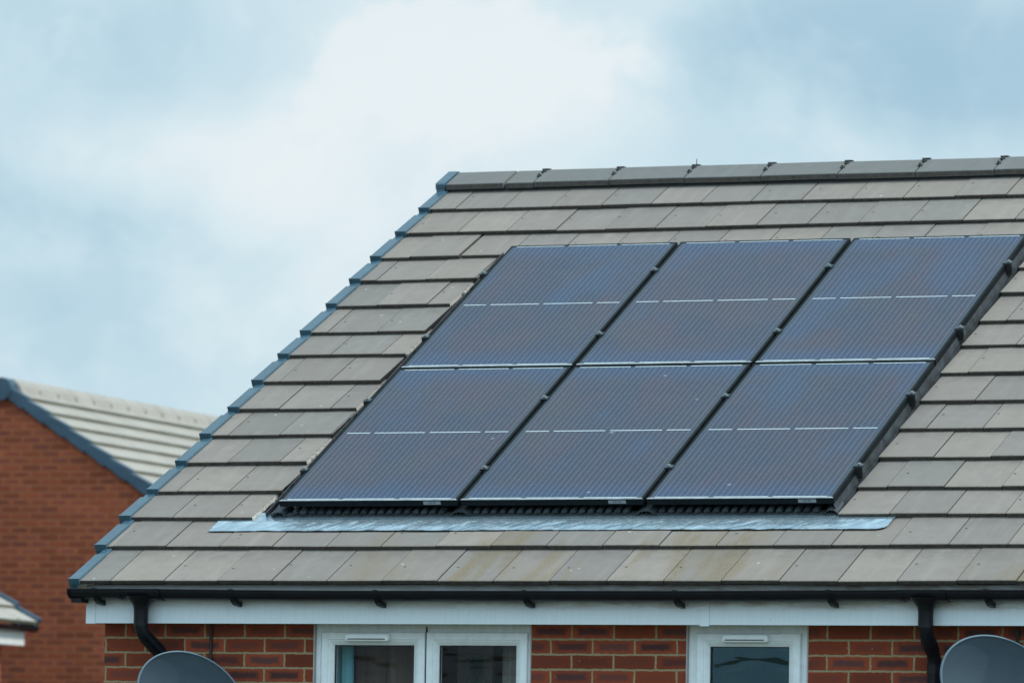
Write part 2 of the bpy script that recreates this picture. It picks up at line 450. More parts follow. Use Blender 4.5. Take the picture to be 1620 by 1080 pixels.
# room behind the windows: five faces, open towards the glass
rb = MB()
def roomquad(*p): rb.face(p, 0)
for (a, b, yb) in ((WALL_X0 + .3, 2.95, 2.6), (2.97, 4.9, 2.2)):
    roomquad((a, .11, 2.4), (b, .11, 2.4), (b, yb, 2.4), (a, yb, 2.4)); roomquad((a, .11, 4.84), (b, .11, 4.84), (b, yb, 4.84), (a, yb, 4.84))
    roomquad((a, .11, 2.4), (a, yb, 2.4), (a, yb, 4.84), (a, .11, 4.84)); roomquad((b, .11, 2.4), (b, yb, 2.4), (b, yb, 4.84), (b, .11, 4.84))
    roomquad((a, yb, 2.4), (b, yb, 2.4), (b, yb, 4.84), (a, yb, 4.84))
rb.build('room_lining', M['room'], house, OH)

# fascia, soffit -----------------------------------------------------------
fb_ = MB()
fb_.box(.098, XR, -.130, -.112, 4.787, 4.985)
fas = fb_.build('fascia', M['fascia'], house, OH, bevel=.002)
b = MB(); b.box(.094, .147, -.1335, -.1, 4.785, 4.98); b.build('fascia_end_cap', M['fascia'], fas, OH, bevel=.002)
b = MB(); b.box(3.466, 3.515, -.1345, -.128, 4.7805, 4.98); b.build('fascia_joint_cover', M['fascia'], fas, OH, bevel=.0015)
b = MB(); b.box(.098, XR, -.112, -.002, 4.792, 4.800); b.build('soffit', M['fascia'], house, OH)
b = MB(); b.face([(.096, -.10, 4.80), (.096, .6, 4.80), (.096, .6, 5.25), (.096, -.10, 4.97)]); b.build('gable_box_end', M['fascia'], house, OH)

# windows ------------------------------------------------------------------
def sash(x0, x1, z0, z1, parent, vent, glass):
    s = MB()
    s.ring(x0, x1, z0, z1, [(0, .05), (0, .006), (.003, .001), (.006, 0), (.036, 0), (.040, .004), (.047, .006), (.064, .018), (.066, .022), (.066, .055)])
    so = s.build('sash', M['upvc'], parent, OH)
    g = MB(); g.face([(x0 + .06, .036, z0 + .06), (x1 - .06, .036, z0 + .06), (x1 - .06, .036, z1 - .06), (x0 + .06, .036, z1 - .06)])
    g.build('pane', M[glass], so, OH)
    gk = MB(); gk.ring(x0 + .0655, x1 - .0655, z0 + .0655, z1 - .0655, [(0, .024), (.0045, .026), (.0045, .034)])
    gk.build('glazing_gasket', M['blackm'], so, OH)
    if vent:
        vx, vw, vz = vent
        prof = []
        v_ = MB()
        n = 8
        # lozenge outline with rounded ends, lofted outwards
        def outline(ins):
            o = []
            hw, hh = vw / 2 - ins, .0205 - ins
            for sx, sz in ((1, 1), (-1, 1), (-1, -1), (1, -1)):
                seq = range(5) if sx * sz > 0 else range(4, -1, -1)
                for k in seq:
                    a = k * math.pi / 8
                    o.append((vx + sx * (hw - .016 + .016 * math.cos(a)), vz + sz * (hh - .012 + .012 * math.sin(a))))
            return o
        layers = [(0, 0.002), (0, -.020), (.0035, -.0275), (.008, -.030)]
        VV = []
        for ins, y in layers: VV += [(px, y, pz) for px, pz in outline(ins)]
        m_ = 20; F = []
        for i in range(len(layers) - 1):
            for k in range(m_): F.append((i * m_ + k, i * m_ + (k + 1) % m_, (i + 1) * m_ + (k + 1) % m_, (i + 1) * m_ + k))
        F.append(tuple(range(3 * m_, 4 * m_)))
        v_.poly(VV, F)
        vo = v_.build('trickle_vent', M['vent'], so, OH)
        sl = MB(); sl.box(vx - vw / 2 + .02, vx + vw / 2 - .02, -.0320, -.0285, vz - .0105, vz - .0055)
        sl.build('vent_slot', M['blackm'], so, OH)
    return so
def window(x0, x1, sashes):
    s = MB()
    s.ring(x0, x1, ZS, ZT, [(0, .09), (0, .022), (.002, .018), (.026, .018), (.029, .021), (.052, .021), (.054, .06)])
    s.ring(x0 - .006, x1 + .006, ZS - .006, ZT, [(0, .0), (0, -.002), (.007, -.001), (.008, .02)], 1)
    w_ = s.build('window', [M['upvc'], M['seal']], house, OH)
    if len(sashes) > 1:
        b = MB(); b.box(1.9335, 1.9385, .012, .08, ZS + .02, ZT - .02); b.build('mullion', M['blackm'], w_, OH)
    for (a, c, vent, gl) in sashes: sash(a, c, ZS + .036, 4.752, w_, vent, gl)
    return w_
window(*WIN[0], [(1.362, 1.9325, (1.6235, .247, 4.7235), 'glass1'), (1.9405, 2.491, None, 'glass1')])
window(*WIN[1], [(3.397, 3.9435, (3.661, .245, 4.7255), 'glass2')])

# things inside the rooms
def curtain(name, mat, x0, x1, y, amp, wl, label, slant=0.0):
    s = MB(); n = 60; V_ = []
    for i in range(n + 1):
        f = i / n; x = x0 + (x1 - x0) * f
        yy = y + amp * math.sin(f * (x1 - x0) / wl * 6.283) + amp * .4 * math.sin(f * 17)
        V_ += [(x, yy, 4.80), (x + slant * (f - .1), yy, 3.0)]
    s.poly(V_, [(2 * i, 2 * i + 2, 2 * i + 3, 2 * i + 1) for i in range(n)], 0, True)
    o = s.build(name, M[mat], None, ((x0 + x1) / 2, y, 3.0)); o.location = ((x0 + x1) / 2, y, 3.0)
    return tag(o, label, 'curtain')
curtain('curtain', 'teal', 1.355, 1.458, .20, .012, .06, 'bright teal curtain hanging at the left edge of the vented left pane', .02)
curtain('curtain', 'brown', 1.25, 1.80, .42, .03, .19, 'dark taupe curtain folds filling the pane beside the teal curtain')
curtain('curtain', 'net', 2.265, 2.40, .22, .008, .07, 'grey green curtain edge at the right side of the unvented pane', -.05)
pf = empty('picture_frame', (1.70, 1.2, 4.0), 'pale blue framed picture glimpsed deep inside the dark unvented window pane', 'picture')  # added object standing in for a window reflected in the glass
s = MB(); s.ring(1.60, 1.80, 4.02, 4.735, [(0, 1.2), (0, 1.17), (.05, 1.17), (.06, 1.19)]); s.build('frame', M['picf'], pf, (1.70, 1.2, 4.0), bevel=.0)
s = MB(); s.face([(1.64, 1.188, 4.07), (1.76, 1.188, 4.07), (1.76, 1.188, 4.69), (1.64, 1.188, 4.69)]); s.build('picture', M['pic'], pf, (1.70, 1.2, 4.0))
s = MB(); s.face([(1.0, 1.205, 2.4), (2.9, 1.205, 2.4), (2.9, 1.205, 4.83), (1.0, 1.205, 4.83)]); s.build('partition', M['room'], house, OH)

# ROOF: tiles --------------------------------------------------------------
rt = MB()
def tile(c, u0, u1, uj, cutl=False, cutr=False, dv=0.0, jag=False):
    v0, v1 = V[c], V[c + 1]
    h0 = random.uniform(-.0022, .0026); dvr = random.uniform(-.0026, .0026) + dv
    th = .0215
    tail = v1 + .075 if c < 14 else v1 + .0
    dh = -.0225 * (tail - v0) / (v1 - v0)
    uu = [u0 + .0026, u1 - .0026]
    tw = random.uniform(-.0012, .0012)
    P = []
    for k, u in enumerate(uu):
        sag = .0035 * math.sin(u * 1.1 + c * 1.7) + .002 * math.sin(u * 2.9 + c)
        vv = v0 + dvr + sag + (tw if k else 0)
        P.append([RF(u, vv + .003, h0 - th), RF(u, vv, h0 - .004), RF(u, vv + .0012, h0 - .0012), RF(u, vv + .0045, h0),
                  RF(u, tail, h0 + dh), RF(u, tail, h0 + dh - .018)])
    uvp = [(-1, -1)] * 3
    A = P[0] + P[1]
    uvs = []
    for k, u in enumerate(uu):
        uvs += [(u - uj, v_ - 0) for v_ in (-.02, -.003, 0, .004, tail - v0, tail - v0 + .02)]
    F = [(0, 1, 7, 6), (1, 2, 8, 7), (2, 3, 9, 8), (3, 4, 10, 9), (4, 5, 11, 10), (5, 0, 6, 11)]
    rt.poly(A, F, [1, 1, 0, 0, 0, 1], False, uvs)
    for k, cut in ((0, cutl), (1, cutr)):
        pp = P[k]
        if cut and jag:
            # rough sawn edge: ragged pale strip standing proud of the cut face
            n = 14; top = []; bot = []
            for i in range(n + 1):
                f = i / n
                a = pp[3].lerp(pp[4], f); bb = pp[0].lerp(pp[5], f)
                j = random.uniform(0.0, .011) * (1 if i % 2 else .4) * (1 if k else -1)
                top.append(a + Vector((j * .35, 0, 0))); bot.append(bb + Vector((j + (.001 if k else -.001), 0, 0)))
            for i in range(n):
                rt.face([top[i], top[i + 1], bot[i + 1], bot[i]], 2)
        else:
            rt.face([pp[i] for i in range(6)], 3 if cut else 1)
for c in range(15):
    off = OFF[c] % W
    j0 = -1
    for j in range(-1, 26):
        a, b_ = off + j * W, off + (j + 1) * W
        a0 = a
        lo = .016 + UOFF[c]; hi = XR + .05
        a, b_ = max(a, lo), min(b_, hi)
        if b_ - a < .012: continue
        segs = [(a, b_, False, False)]
        if c in END_L:
            segs = []
            e = END_L[c]
            if a < e: segs.append((a, min(b_, e), False, b_ > e or abs(b_ - e) < .02))
            if b_ > END_R: segs.append((max(a, END_R + random.uniform(-.004, .004)), b_, a < END_R, False))
        for (x0, x1, cl, cr) in segs:
            if x1 - x0 < .01: continue
            dv = 0
            if c == 12 and .5 < (x0 + x1) / 2 < .8 and abs(x0 - (off + W)) < .02 : dv = .011; x0 += .010
            tile(c, x0, x1, a0, cl, cr, dv, jag=(cr and c % 2 == 0))
# underlay and hidden back slope
n_ = len(rt.f)
def RB(u, v, h):
    p = RF(u, v, h); return Vector((p.x, 2 * APY - p.y, p.z))
rt.face([RF(.03, .13, -.06), RF(XR + .02, .13, -.06), RF(XR + .02, 5.36, -.06), RF(.03, 5.36, -.06)], 3)
for c in range(15):
    v0, v1 = V[c], V[c + 1]
    p = [RB(.02, v0, 0), RB(XR + .04, v0, 0), RB(XR + .04, v1, -.022), RB(.02, v1, -.022)]
    rt.face(p, 0, [(0, .6), (1, .6), (1, .9), (0, .9)])
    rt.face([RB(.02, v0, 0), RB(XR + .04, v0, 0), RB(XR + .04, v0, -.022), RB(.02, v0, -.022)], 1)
rt.face([RF(.03, 0.13, -.02), RF(.03, 5.36, -.02), RB(.03, 5.36, -.02), RB(.03, .02, -.02)], 3)
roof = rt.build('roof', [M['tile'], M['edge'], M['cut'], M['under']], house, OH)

# verge caps ---------------------------------------------------------------
for c in range(15):
    v0, v1 = V[c] - .006, V[c + 1]
    g = v1 - v0; du = UOFF[c]
    s = MB()
    def hh(v): return .014 - .0225 * (v - v0) / g
    wv = .066 if c else .060
    body = v0 + g * .80
    def slab(va, vb, ua, ub, drop, dz):
        A = []
        for v in (va, vb):
            h = hh(v) + dz
            A += [RF(ua, v, h - drop), RF(ua, v, h - .003), RF(ua + .003, v, h), RF(ub - .004, v, h + .001), RF(ub, v, h - .004), RF(ub, v, h - .020)]
        F = [(i, i + 1, i + 7, i + 6) for i in range(5)] + [(0, 6, 11, 5)]
        s.poly(A, F)
        s.poly(A[:6], [(5, 4, 3, 2, 1, 0)]); s.poly(A[6:], [(0, 1, 2, 3, 4, 5)])
    slab(v0, body, du, du + wv, .115, 0)
    slab(body, v1 + .05, du + .009, du + wv - .004, .10, -.0045)
    # raised moulded lip across the nose
    s.box(du - .001, du + wv + .001, v0 - .002, v0 + .008, hh(v0) - .036, hh(v0) + .0012, xf=RF)
    s.build('verge_cap', M['verge'], roof, OH)

# ridge --------------------------------------------------------------------
def ridge_prof(grow=0.0):
    # cross-section in (y,z): outer front foot, apex shoulders, back foot, thickness
    yf, zf = RF(0, 5.222, .037).y, RF(0, 5.222, .037).z
    yb, zb = 2 * APY - yf, zf
    t_ = .034
    n = Vector((0, -math.sin(ROOF_TH), math.cos(ROOF_TH)))
    pts = [(yf + .004, zf - t_), (yf - grow * .3, zf - .004), (yf + .004, zf + grow), (APY - .035, APZ - .012 + grow), (APY - .012, APZ - .001 + grow), (APY + .012, APZ - .001 + grow), (APY + .035, APZ - .012 + grow),
           (yb - .004, zf + grow), (yb, zf - .004), (yb - .004, zf - t_), (APY, APZ - .06)]
    return pts
RIDGE_J = [.062, .432, .617] + [1.083 + .4663 * k for k in range(14)]
RIDGE_J = [x for x in RIDGE_J if x < XR] + [XR + .05]
for k in range(len(RIDGE_J) - 1):
    a, b_ = RIDGE_J[k], RIDGE_J[k + 1]
    s = MB()
    ga = .012 if k == 1 else .0045
    dz = random.uniform(-.002, .002)
    tilt = random.uniform(-.003, .003)
    pr = ridge_prof()
    s.extrude(pr, a + (ga if k == 1 else .0045), b_ - (ga if k == 0 else .0045), lambda x, p, q, a=a, dz=dz, tilt=tilt: (x, p, q + dz + tilt * (x - a)))
    for i, f in enumerate(s.f):
        if f in ((0, 1, 12, 11), (8, 9, 20, 19)): s.m[i] = 1  # ridge feet take the nose colour with shade painted in
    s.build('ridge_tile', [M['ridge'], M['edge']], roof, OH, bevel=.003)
s = MB(); yf = RF(0, 5.235, -.006)
s.box(.03, XR, yf.y - .004, yf.y + .03, yf.z - .02, yf.z + .010); s.build('ridge_roll', M['blackm'], roof, OH)
def ridge_clip(u, spike):
    s = MB()
    pr = ridge_prof()
    # joint strip in the gap, following the front face
    yf, zf = pr[2]
    s.extrude([(a, q - .004) for a, q in pr[:10]] + [(APY, APZ - .07)], u - .0048, u + .0048, lambda x, p, q: (x, p, q))
    # washer plate part way up and a second at the apex
    for f, r in ((.52, .014), (.97, .016)):
        y = yf + (APY - .035 - yf) * f; z = zf + (APZ - .012 - zf) * f
        sl = math.atan2(APZ - .012 - zf, APY - .035 - yf)
        c_ = Vector((u, y, z)); nn = Vector((0, -math.sin(sl), math.cos(sl)))
        s.tube([c_ - nn * .002, c_ + nn * .006, c_ + nn * .009], [r, r, r * .6], 10, sm=False)
        s.tube([c_ + nn * .009, c_ + nn * .016], .006, 6, sm=False)
    ap = Vector((u, APY, APZ + .0))
    s.box(u - .022, u + .022, APY - .018, APY + .018, APZ - .001, APZ + .007)
    if spike: s.tube([ap, ap + Vector((0, 0, .040))], .0022, 6)
    s.build('ridge_clip', M['blackm'], roof, OH)
for k, u in enumerate(RIDGE_J[2:-1]): ridge_clip(u, k == 2)
# end cap of the ridge
s = MB(); pr = ridge_prof(.006)
s.extrude([(p - .003 if p < APY else p + .003, q) for p, q in pr], .0, .060, lambda x, p, q: (x, p, q))
s.box(.004, .056, yf.y - .030, yf.y + .03, yf.z - .030, yf.z + .03)
s.build('ridge_end_cap', M['verge'], roof, OH, bevel=.003)

# gutter -------------------------------------------------------------------
GY, GR = -.190, .0555
def gz(u): return 4.957 - .010 * smooth(u, .1, 1.6) + .006 * smooth(u, 3.4, 4.8)
def gut_prof(r, depth, n=14):
    return [(GY - r * math.cos(math.pi * k / n), -depth * math.sin(math.pi * k / n) ** .85) for k in range(n + 1)]
s = MB()
N = 36; u0g, u1g = .046, XR + .02
po = gut_prof(GR, .050); pi_ = gut_prof(GR - .003, .047)
prof = po + pi_[::-1]
us = [u0g + (u1g - u0g) * i / N for i in range(N + 1)]
VV = []
for u in us: VV += [(u, y, gz(u) + z) for y, z in prof]
m_ = len(prof)
s.poly(VV, [(i * m_ + k, i * m_ + (k + 1) % m_, (i + 1) * m_ + (k + 1) % m_, (i + 1) * m_ + k) for i in range(N) for k in range(m_)], 0, False)
# front lip bead
s.tube([(u, GY - GR + .001, gz(u) - .001) for u in us], .0042, 8)
gutter = s.build('gutter', M['black'], house, OH)
def collar(s, u, w_=.03, grow=.005, foot=True):
    pr = gut_prof(GR + grow, .050 + grow)
    pr2 = gut_prof(GR - .004, .046)
    s.extrude(pr + pr2[::-1], u - w_ / 2, u + w_ / 2, lambda x, y, z: (x, y, gz(u) + .003 + z))
def bracket(u):
    s = MB(); z0 = gz(u)
    collar(s, u, .024, .0035)
    # foot reaching back to the fascia below the gutter
    pts = [(GY - .040, -.040), (GY - .026, -.058), (GY + .004, -.073), (GY + .0585, -.080), (GY + .0585, -.056), (GY + .020, -.052), (GY - .01, -.046)]
    s.extrude(pts, u - .012, u + .014, lambda x, y, z: (x, y, z0 + z))
    s.box(u - .012, u + .012, GY - GR - .005, GY - GR + .010, z0 - .004, z0 + .006)
    s.build('gutter_bracket', M['black'], gutter, OH, bevel=.0012)
for u in (.192, .965, 1.764, 2.574, 3.374, 4.176, 4.978, 5.78, 6.58, 7.35): bracket(u)
s = MB(); collar(s, .048, .014, .006); z0 = gz(.05)
pr = gut_prof(GR + .005, .055)
s.poly([(.040, y, z0 + .003 + z) for y, z in pr], [tuple(range(len(pr)))])
s.box(.052, .108, GY - .03, GY + .058, z0 - .068, z0 - .046)
s.build('gutter_stop_end', M['black'], gutter, OH, bevel=.001)
def arc_path(pts, rad=.05, n=7):
    pts = [Vector(p) for p in pts]; out = [pts[0]]
    for i in range(1, len(pts) - 1):
        a, b_, c = pts[i - 1], pts[i], pts[i + 1]
        d1 = (a - b_).normalized(); d2 = (c - b_).normalized()
        for k in range(n + 1):
            t = k / n
            p0 = b_ + d1 * rad; p1 = b_ + d2 * rad
            out.append((p0 * (1 - t) ** 2) + (b_ * 2 * t * (1 - t)) + (p1 * t * t))
    return out + [pts[-1]]
def outlet(u0, u1, uc, path, label):
    s = MB(); z0 = gz(uc)
    pr = gut_prof(GR + .004, .054); pr2 = gut_prof(GR - .002, .048)
    s.extrude(pr + pr2[::-1], u0, u1, lambda x, y, z: (x, y, z0 + .002 + z))
    for u in (u0 + .008, u1 - .008): collar(s, u, .022, .008)
    # funnel and spigot
    s.tube([(uc, GY, z0 - .034), (uc, GY, z0 - .050), (uc, GY, z0 - .066), (uc, GY, z0 - .082), (uc, GY, z0 - .105), (uc, GY, 4.800)],
           [.082, .070, .052, .041, .0375, .0365], 28)
    s.build('gutter_outlet', M['black'], gutter, OH)
    p = MB()
    pa = arc_path(path, .045)
    p.tube(pa, .0335, 26)
    # sockets at the ends of each bend
    P = [Vector(q) for q in path]
    for i in (1, 2):
        for q in (P[i - 1], P[i + 1]):
            d = (q - P[i]).normalized(); c0 = P[i] + d * .042; c1 = P[i] + d * .085
            if (q - P[i]).length < .10: c0 = P[i] + d * .030; c1 = P[i] + d * .058
            p.tube([c0, c1], .0368, 26)
            p.tube([c1 - d * .003, c1 + d * .002], .0380, 26)
    o = p.build('downpipe', M['black'], house, OH)
    o['label'] = label
    for z in (4.1, 2.6, 1.1):
        c = MB(); q = path[-1]
        c.tube([(q[0], q[1], z), (q[0], q[1], z + .03)], .040, 20); c.box(q[0] - .05, q[0] + .05, -.03, -.001, z - .001, z + .031)
        c.build('pipe_clip', M['black'], o, OH)
    return o
outlet(.325, .560, .437, [(.437, GY, 4.84), (.437, GY, 4.742), (.515, -.062, 4.615), (.515, -.062, .1)], 'downpipe swept sideways behind the dish at the house corner')
outlet(4.536, 4.772, 4.657, [(4.657, GY, 4.84), (4.657, GY, 4.745), (4.660, -.062, 4.640), (4.660, -.062, .1)], 'downpipe dropping straight beside the second dish')

# ------------------------------------------------------------------ SOLAR ARRAY
PW, PL, GAP = 1.001, 1.676, .020
PU, PV, PH = .8896, .8056, .070
def panel_mesh():
    root = empty('solar_panel', RF(PU, PV, PH), '', 'solar panel', 'black framed solar panels on the roof', ROOF_M)
    f = MB(); w_ = .011; d = .035
    # frame: outer wall, chamfer, top lip
    def rect(i, z): return [(i, i, z), (PW - i, i, z), (PW - i, PL - i, z), (i, PL - i, z)]
    L = [rect(.0, -d), rect(0, -.0025), rect(.0025, 0), rect(w_, 0), rect(w_, -.004)]
    VV = [p for l in L for p in l]; F = []; mi = []
    for i in range(len(L) - 1):
        for k in range(4):
            F.append((i * 4 + k, i * 4 + (k + 1) % 4, (i + 1) * 4 + (k + 1) % 4, (i + 1) * 4 + k))
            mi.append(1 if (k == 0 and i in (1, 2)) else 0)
    f.poly(VV, F, mi)
    f.poly(rect(.03, -d) + rect(0, -d), [(4, 5, 1, 0), (5, 6, 2, 1), (6, 7, 3, 2), (7, 4, 0, 3)])
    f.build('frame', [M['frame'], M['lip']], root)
    g = MB(); r_ = rect(w_ - .001, -.0022)
    g.poly(r_, [(0, 1, 2, 3)], 0)
    cw = .1582; x0 = .026
    def seg(a, b_, y, t_=.0042):
        g.box(x0 + a * cw + .0135, x0 + b_ * cw - .0135, y - t_, y + t_, -.0022, -.0012, 1)
    for a, b_ in ((0, 1), (1, 3), (3, 5), (5, 6)): seg(a, b_, PL / 2 + .0)
    for a, b_ in ((0, 2), (2, 4), (4, 6)):
        seg(a, b_, PL - .019, .0036); seg(a, b_, .0185, .003)
    g.build('cell_sheet', [M['cells'], M['ribbon']], root)
    bk = MB(); bk.poly(rect(.012, -.008), [(3, 2, 1, 0)]); bk.build('backsheet', M['blackm'], root)
    return root
pan0 = panel_mesh()
LBL = {(0, 0): 'lower row solar panel nearest the stepped left verge, above the flashing strip', (1, 0): 'lower row solar panel in the middle of the array, above the flashing strip',
       (2, 0): 'lower row solar panel at the right end, above the flashing strip',
       (0, 1): 'upper row solar panel nearest the stepped left verge, close under the ridge', (1, 1): 'upper row solar panel in the middle of the array, close under the ridge',
       (2, 1): 'upper row solar panel at the right end, close under the ridge'}
panels = []
for j in (0, 1):
    for i in (0, 1, 2):
        o = pan0 if (i, j) == (0, 0) else copy_tree(pan0)
        o.location = RF(PU + i * (PW + GAP), PV + j * (PL + GAP), PH + random.uniform(-.0008, .0008))
        o['label'] = LBL[(i, j)]; panels.append(o)
for i in range(3):
    s = MB(); s.poly([(.812, -.0008, -.0275), (.908, -.0008, -.0275), (.908, -.0008, -.0085), (.812, -.0008, -.0085)], [(0, 1, 2, 3)])
    s.build('sticker', M['sticker'], panels[i])

OT = RF(PU, PV, 0)
tray = empty('mounting_tray', OT, 'black plastic mounting tray with clamps beneath and around the solar panels', 'mounting tray')
s = MB()
U0, U1 = .80, 3.985
s.box(U0, U1, .78, 4.26, -.050, -.040, xf=RF)
# corrugated front edge beneath the panels
k = 0; u = .90
while u < 3.93:
    near = any(abs(u + .02 - (PU - .003 + i * (PW + GAP))) < .075 for i in range(4))
    if not near:
        s.poly([RF(u, .800, -.012), RF(u + .036, .800, -.004), RF(u + .030, .800, .012), RF(u + .006, .800, .006), RF(u, .88, -.012), RF(u + .036, .88, -.004), RF(u + .030, .88, .016), RF(u + .006, .88, .012)],
               [(0, 1, 2, 3), (4, 7, 6, 5), (0, 4, 5, 1), (1, 5, 6, 2), (2, 6, 7, 3), (3, 7, 4, 0)], 1)
    u += .0485
s.box(U0 + .07, U1 - .05, .792, .830, -.030, -.011, xf=RF)
s.box(U0 + .07, U1 - .05, .786, .790, -.036, -.020, 1, xf=RF)
# side upstands
s.box(.800, .806, .80, 4.24, -.045, .004, xf=RF); s.box(3.9480, 3.9530, .80, 4.24, -.045, -.004, 1, xf=RF)
s.box(.83, .86, .80, 4.22, -.04, -.004, 1, xf=RF)
s.poly([RF(3.932, .80, .034), RF(3.9475, .80, -.034), RF(3.9475, 4.22, -.034), RF(3.932, 4.22, .034)], [(0, 1, 2, 3)], 1)
base_tray = s.build('tray', [M['tray'], M['traysmudge']], tray, OT, bevel=.0)
# arched mouths at the panel joints
for i, uc in enumerate((.880, 1.900, 2.922, 3.915)):
    s = MB(); n = 12; hw = .058 if i < 3 else .040
    if i == 0: hw = .042
    A = []
    for v, gr in ((.786, 1.0), (.90, .95)):
        for rr in (1.0, .86):
            A += [RF(uc + hw * rr * math.cos(math.pi * q / n) , v, -.026 + .040 * rr * gr * math.sin(math.pi * q / n)) for q in range(n + 1)]
    m_ = n + 1; F = []
    for q in range(n):
        F += [(q, q + 1, m_ + q + 1, m_ + q), (q, 2 * m_ + q, 2 * m_ + q + 1, q + 1), (m_ + q, m_ + q + 1, 3 * m_ + q + 1, 3 * m_ + q)]
    s.poly(A, F, 1)
    for q in (-.4, 0, .4): s.box(uc + hw * q - .0025, uc + hw * q + .0025, .800, .804, -.03, .004, xf=RF)
    s.build('arched_mouth', [M['tray'], M['traysmudge']], tray, OT)
def clamp(u, v, side):
    s = MB(); dv = .017
    if side == 0:
        s.box(u - .021, u + .021, v - dv, v + dv, .0705, .0755, 0, xf=RF); s.box(u - .008, u + .008, v - dv, v + dv, .02, .0705, 2, xf=RF)
    elif side < 0:
        s.box(u - .020, u + .020, v - dv, v + dv, .0705, .0755, 0, xf=RF); s.box(u - .020, u + .008, v - dv, v + dv, -.02, .0705, 2, xf=RF)
    else:
        s.box(u - .026, u + .024, v - dv, v + dv, .0705, .0755, 0, xf=RF); s.box(u - .012, u + .020, v - dv - .006, v + dv, .010, .0705, 2, xf=RF)
        s.box(u + .016, u + .0235, v - dv - .003, v + dv, .03, .068, 0, xf=RF)
    c0 = RF(u + (.004 if side > 0 else 0), v, .0755); nn = RF(0, 0, 1) - RF(0, 0, 0)
    s.tube([c0, c0 + nn * .004], .0125, 12, 1, sm=False); s.tube([c0 + nn * .004, c0 + nn * .010], .0085, 6, 1, sm=False)
    s.build('clamp', [M['clamp'], M['bolt'], M['blackm']], tray, OT)
for v in (1.180, 2.058, 2.900, 3.775):
    clamp(PU - .012, v, -1); clamp(PU + PW + GAP / 2, v, 0); clamp(PU + 2 * PW + GAP * 1.5, v, 0); clamp(PU + 3 * PW + 2 * GAP + .012, v, 1)

# flashing apron -----------------------------------------------------------
s = MB(); nu, nv = 420, 26
ua, ub = .562, 4.262; va, vb = .596, .86
def tile1h(v): return -.0225 * (v - V[1]) / (V[2] - V[1])
A = []
for i in range(nu + 1):
    f = i / nu
    for k in range(nv + 1):
        g = k / nv
        v = va + (vb - va) * g
        u = ua + (ub - ua) * f
        # rounded lower corners
        ed = min(u - ua, ub - u); cr = .055
        vlo = 0
        if ed < cr and (ub - u) < cr: vlo = cr * .8 * (1 - math.sqrt(max(0, 1 - ((cr - ed) / cr) ** 2)))
        v = max(v, va + vlo + .0025 * math.sin(u * 9) + .0015 * math.sin(u * 31))
        p1 = noise.noise(Vector((u * 9 - v * 9, v * 7, 1.3))); p2 = noise.noise(Vector((u * 26 - v * 24, v * 14, 4.1))); p3 = noise.noise(Vector((u * 60, v * 40, 9.2)))
        amp = .3 + .7 * smooth(g, 0, .25)
        h = tile1h(v) + .0055 + amp * (.0055 * abs(p1) + .0046 * (1 - abs(p2) * 2) * .5 + .0006 * p3) + .002
        if v > .735: h = min(h, tile1h(v) + .0052)
        h += .002 * smooth(.04 - g, 0, .04) * noise.noise(Vector((u * 14, 0, 3)))
        A.append(RF(u, v, h))
q = nv + 1
s.poly(A, [(i * q + k, (i + 1) * q + k, (i + 1) * q + k + 1, i * q + k + 1) for i in range(nu) for k in range(nv)], 0, True)
for i in range(nu):
    a, b_ = A[i * q], A[(i + 1) * q]
    d = RF(0, 0, -.0035) - RF(0, 0, 0)
    s.face([a, b_, b_ + d, a + d], 1)
ap = s.build('flashing_strip', [M['apron'], M['under']], None, RF(2.4, .65, 0)); ap.location = RF(2.4, .65, 0)
tag(ap, 'crumpled blue grey metal flashing strip lying on tiles below the solar panels', 'flashing')

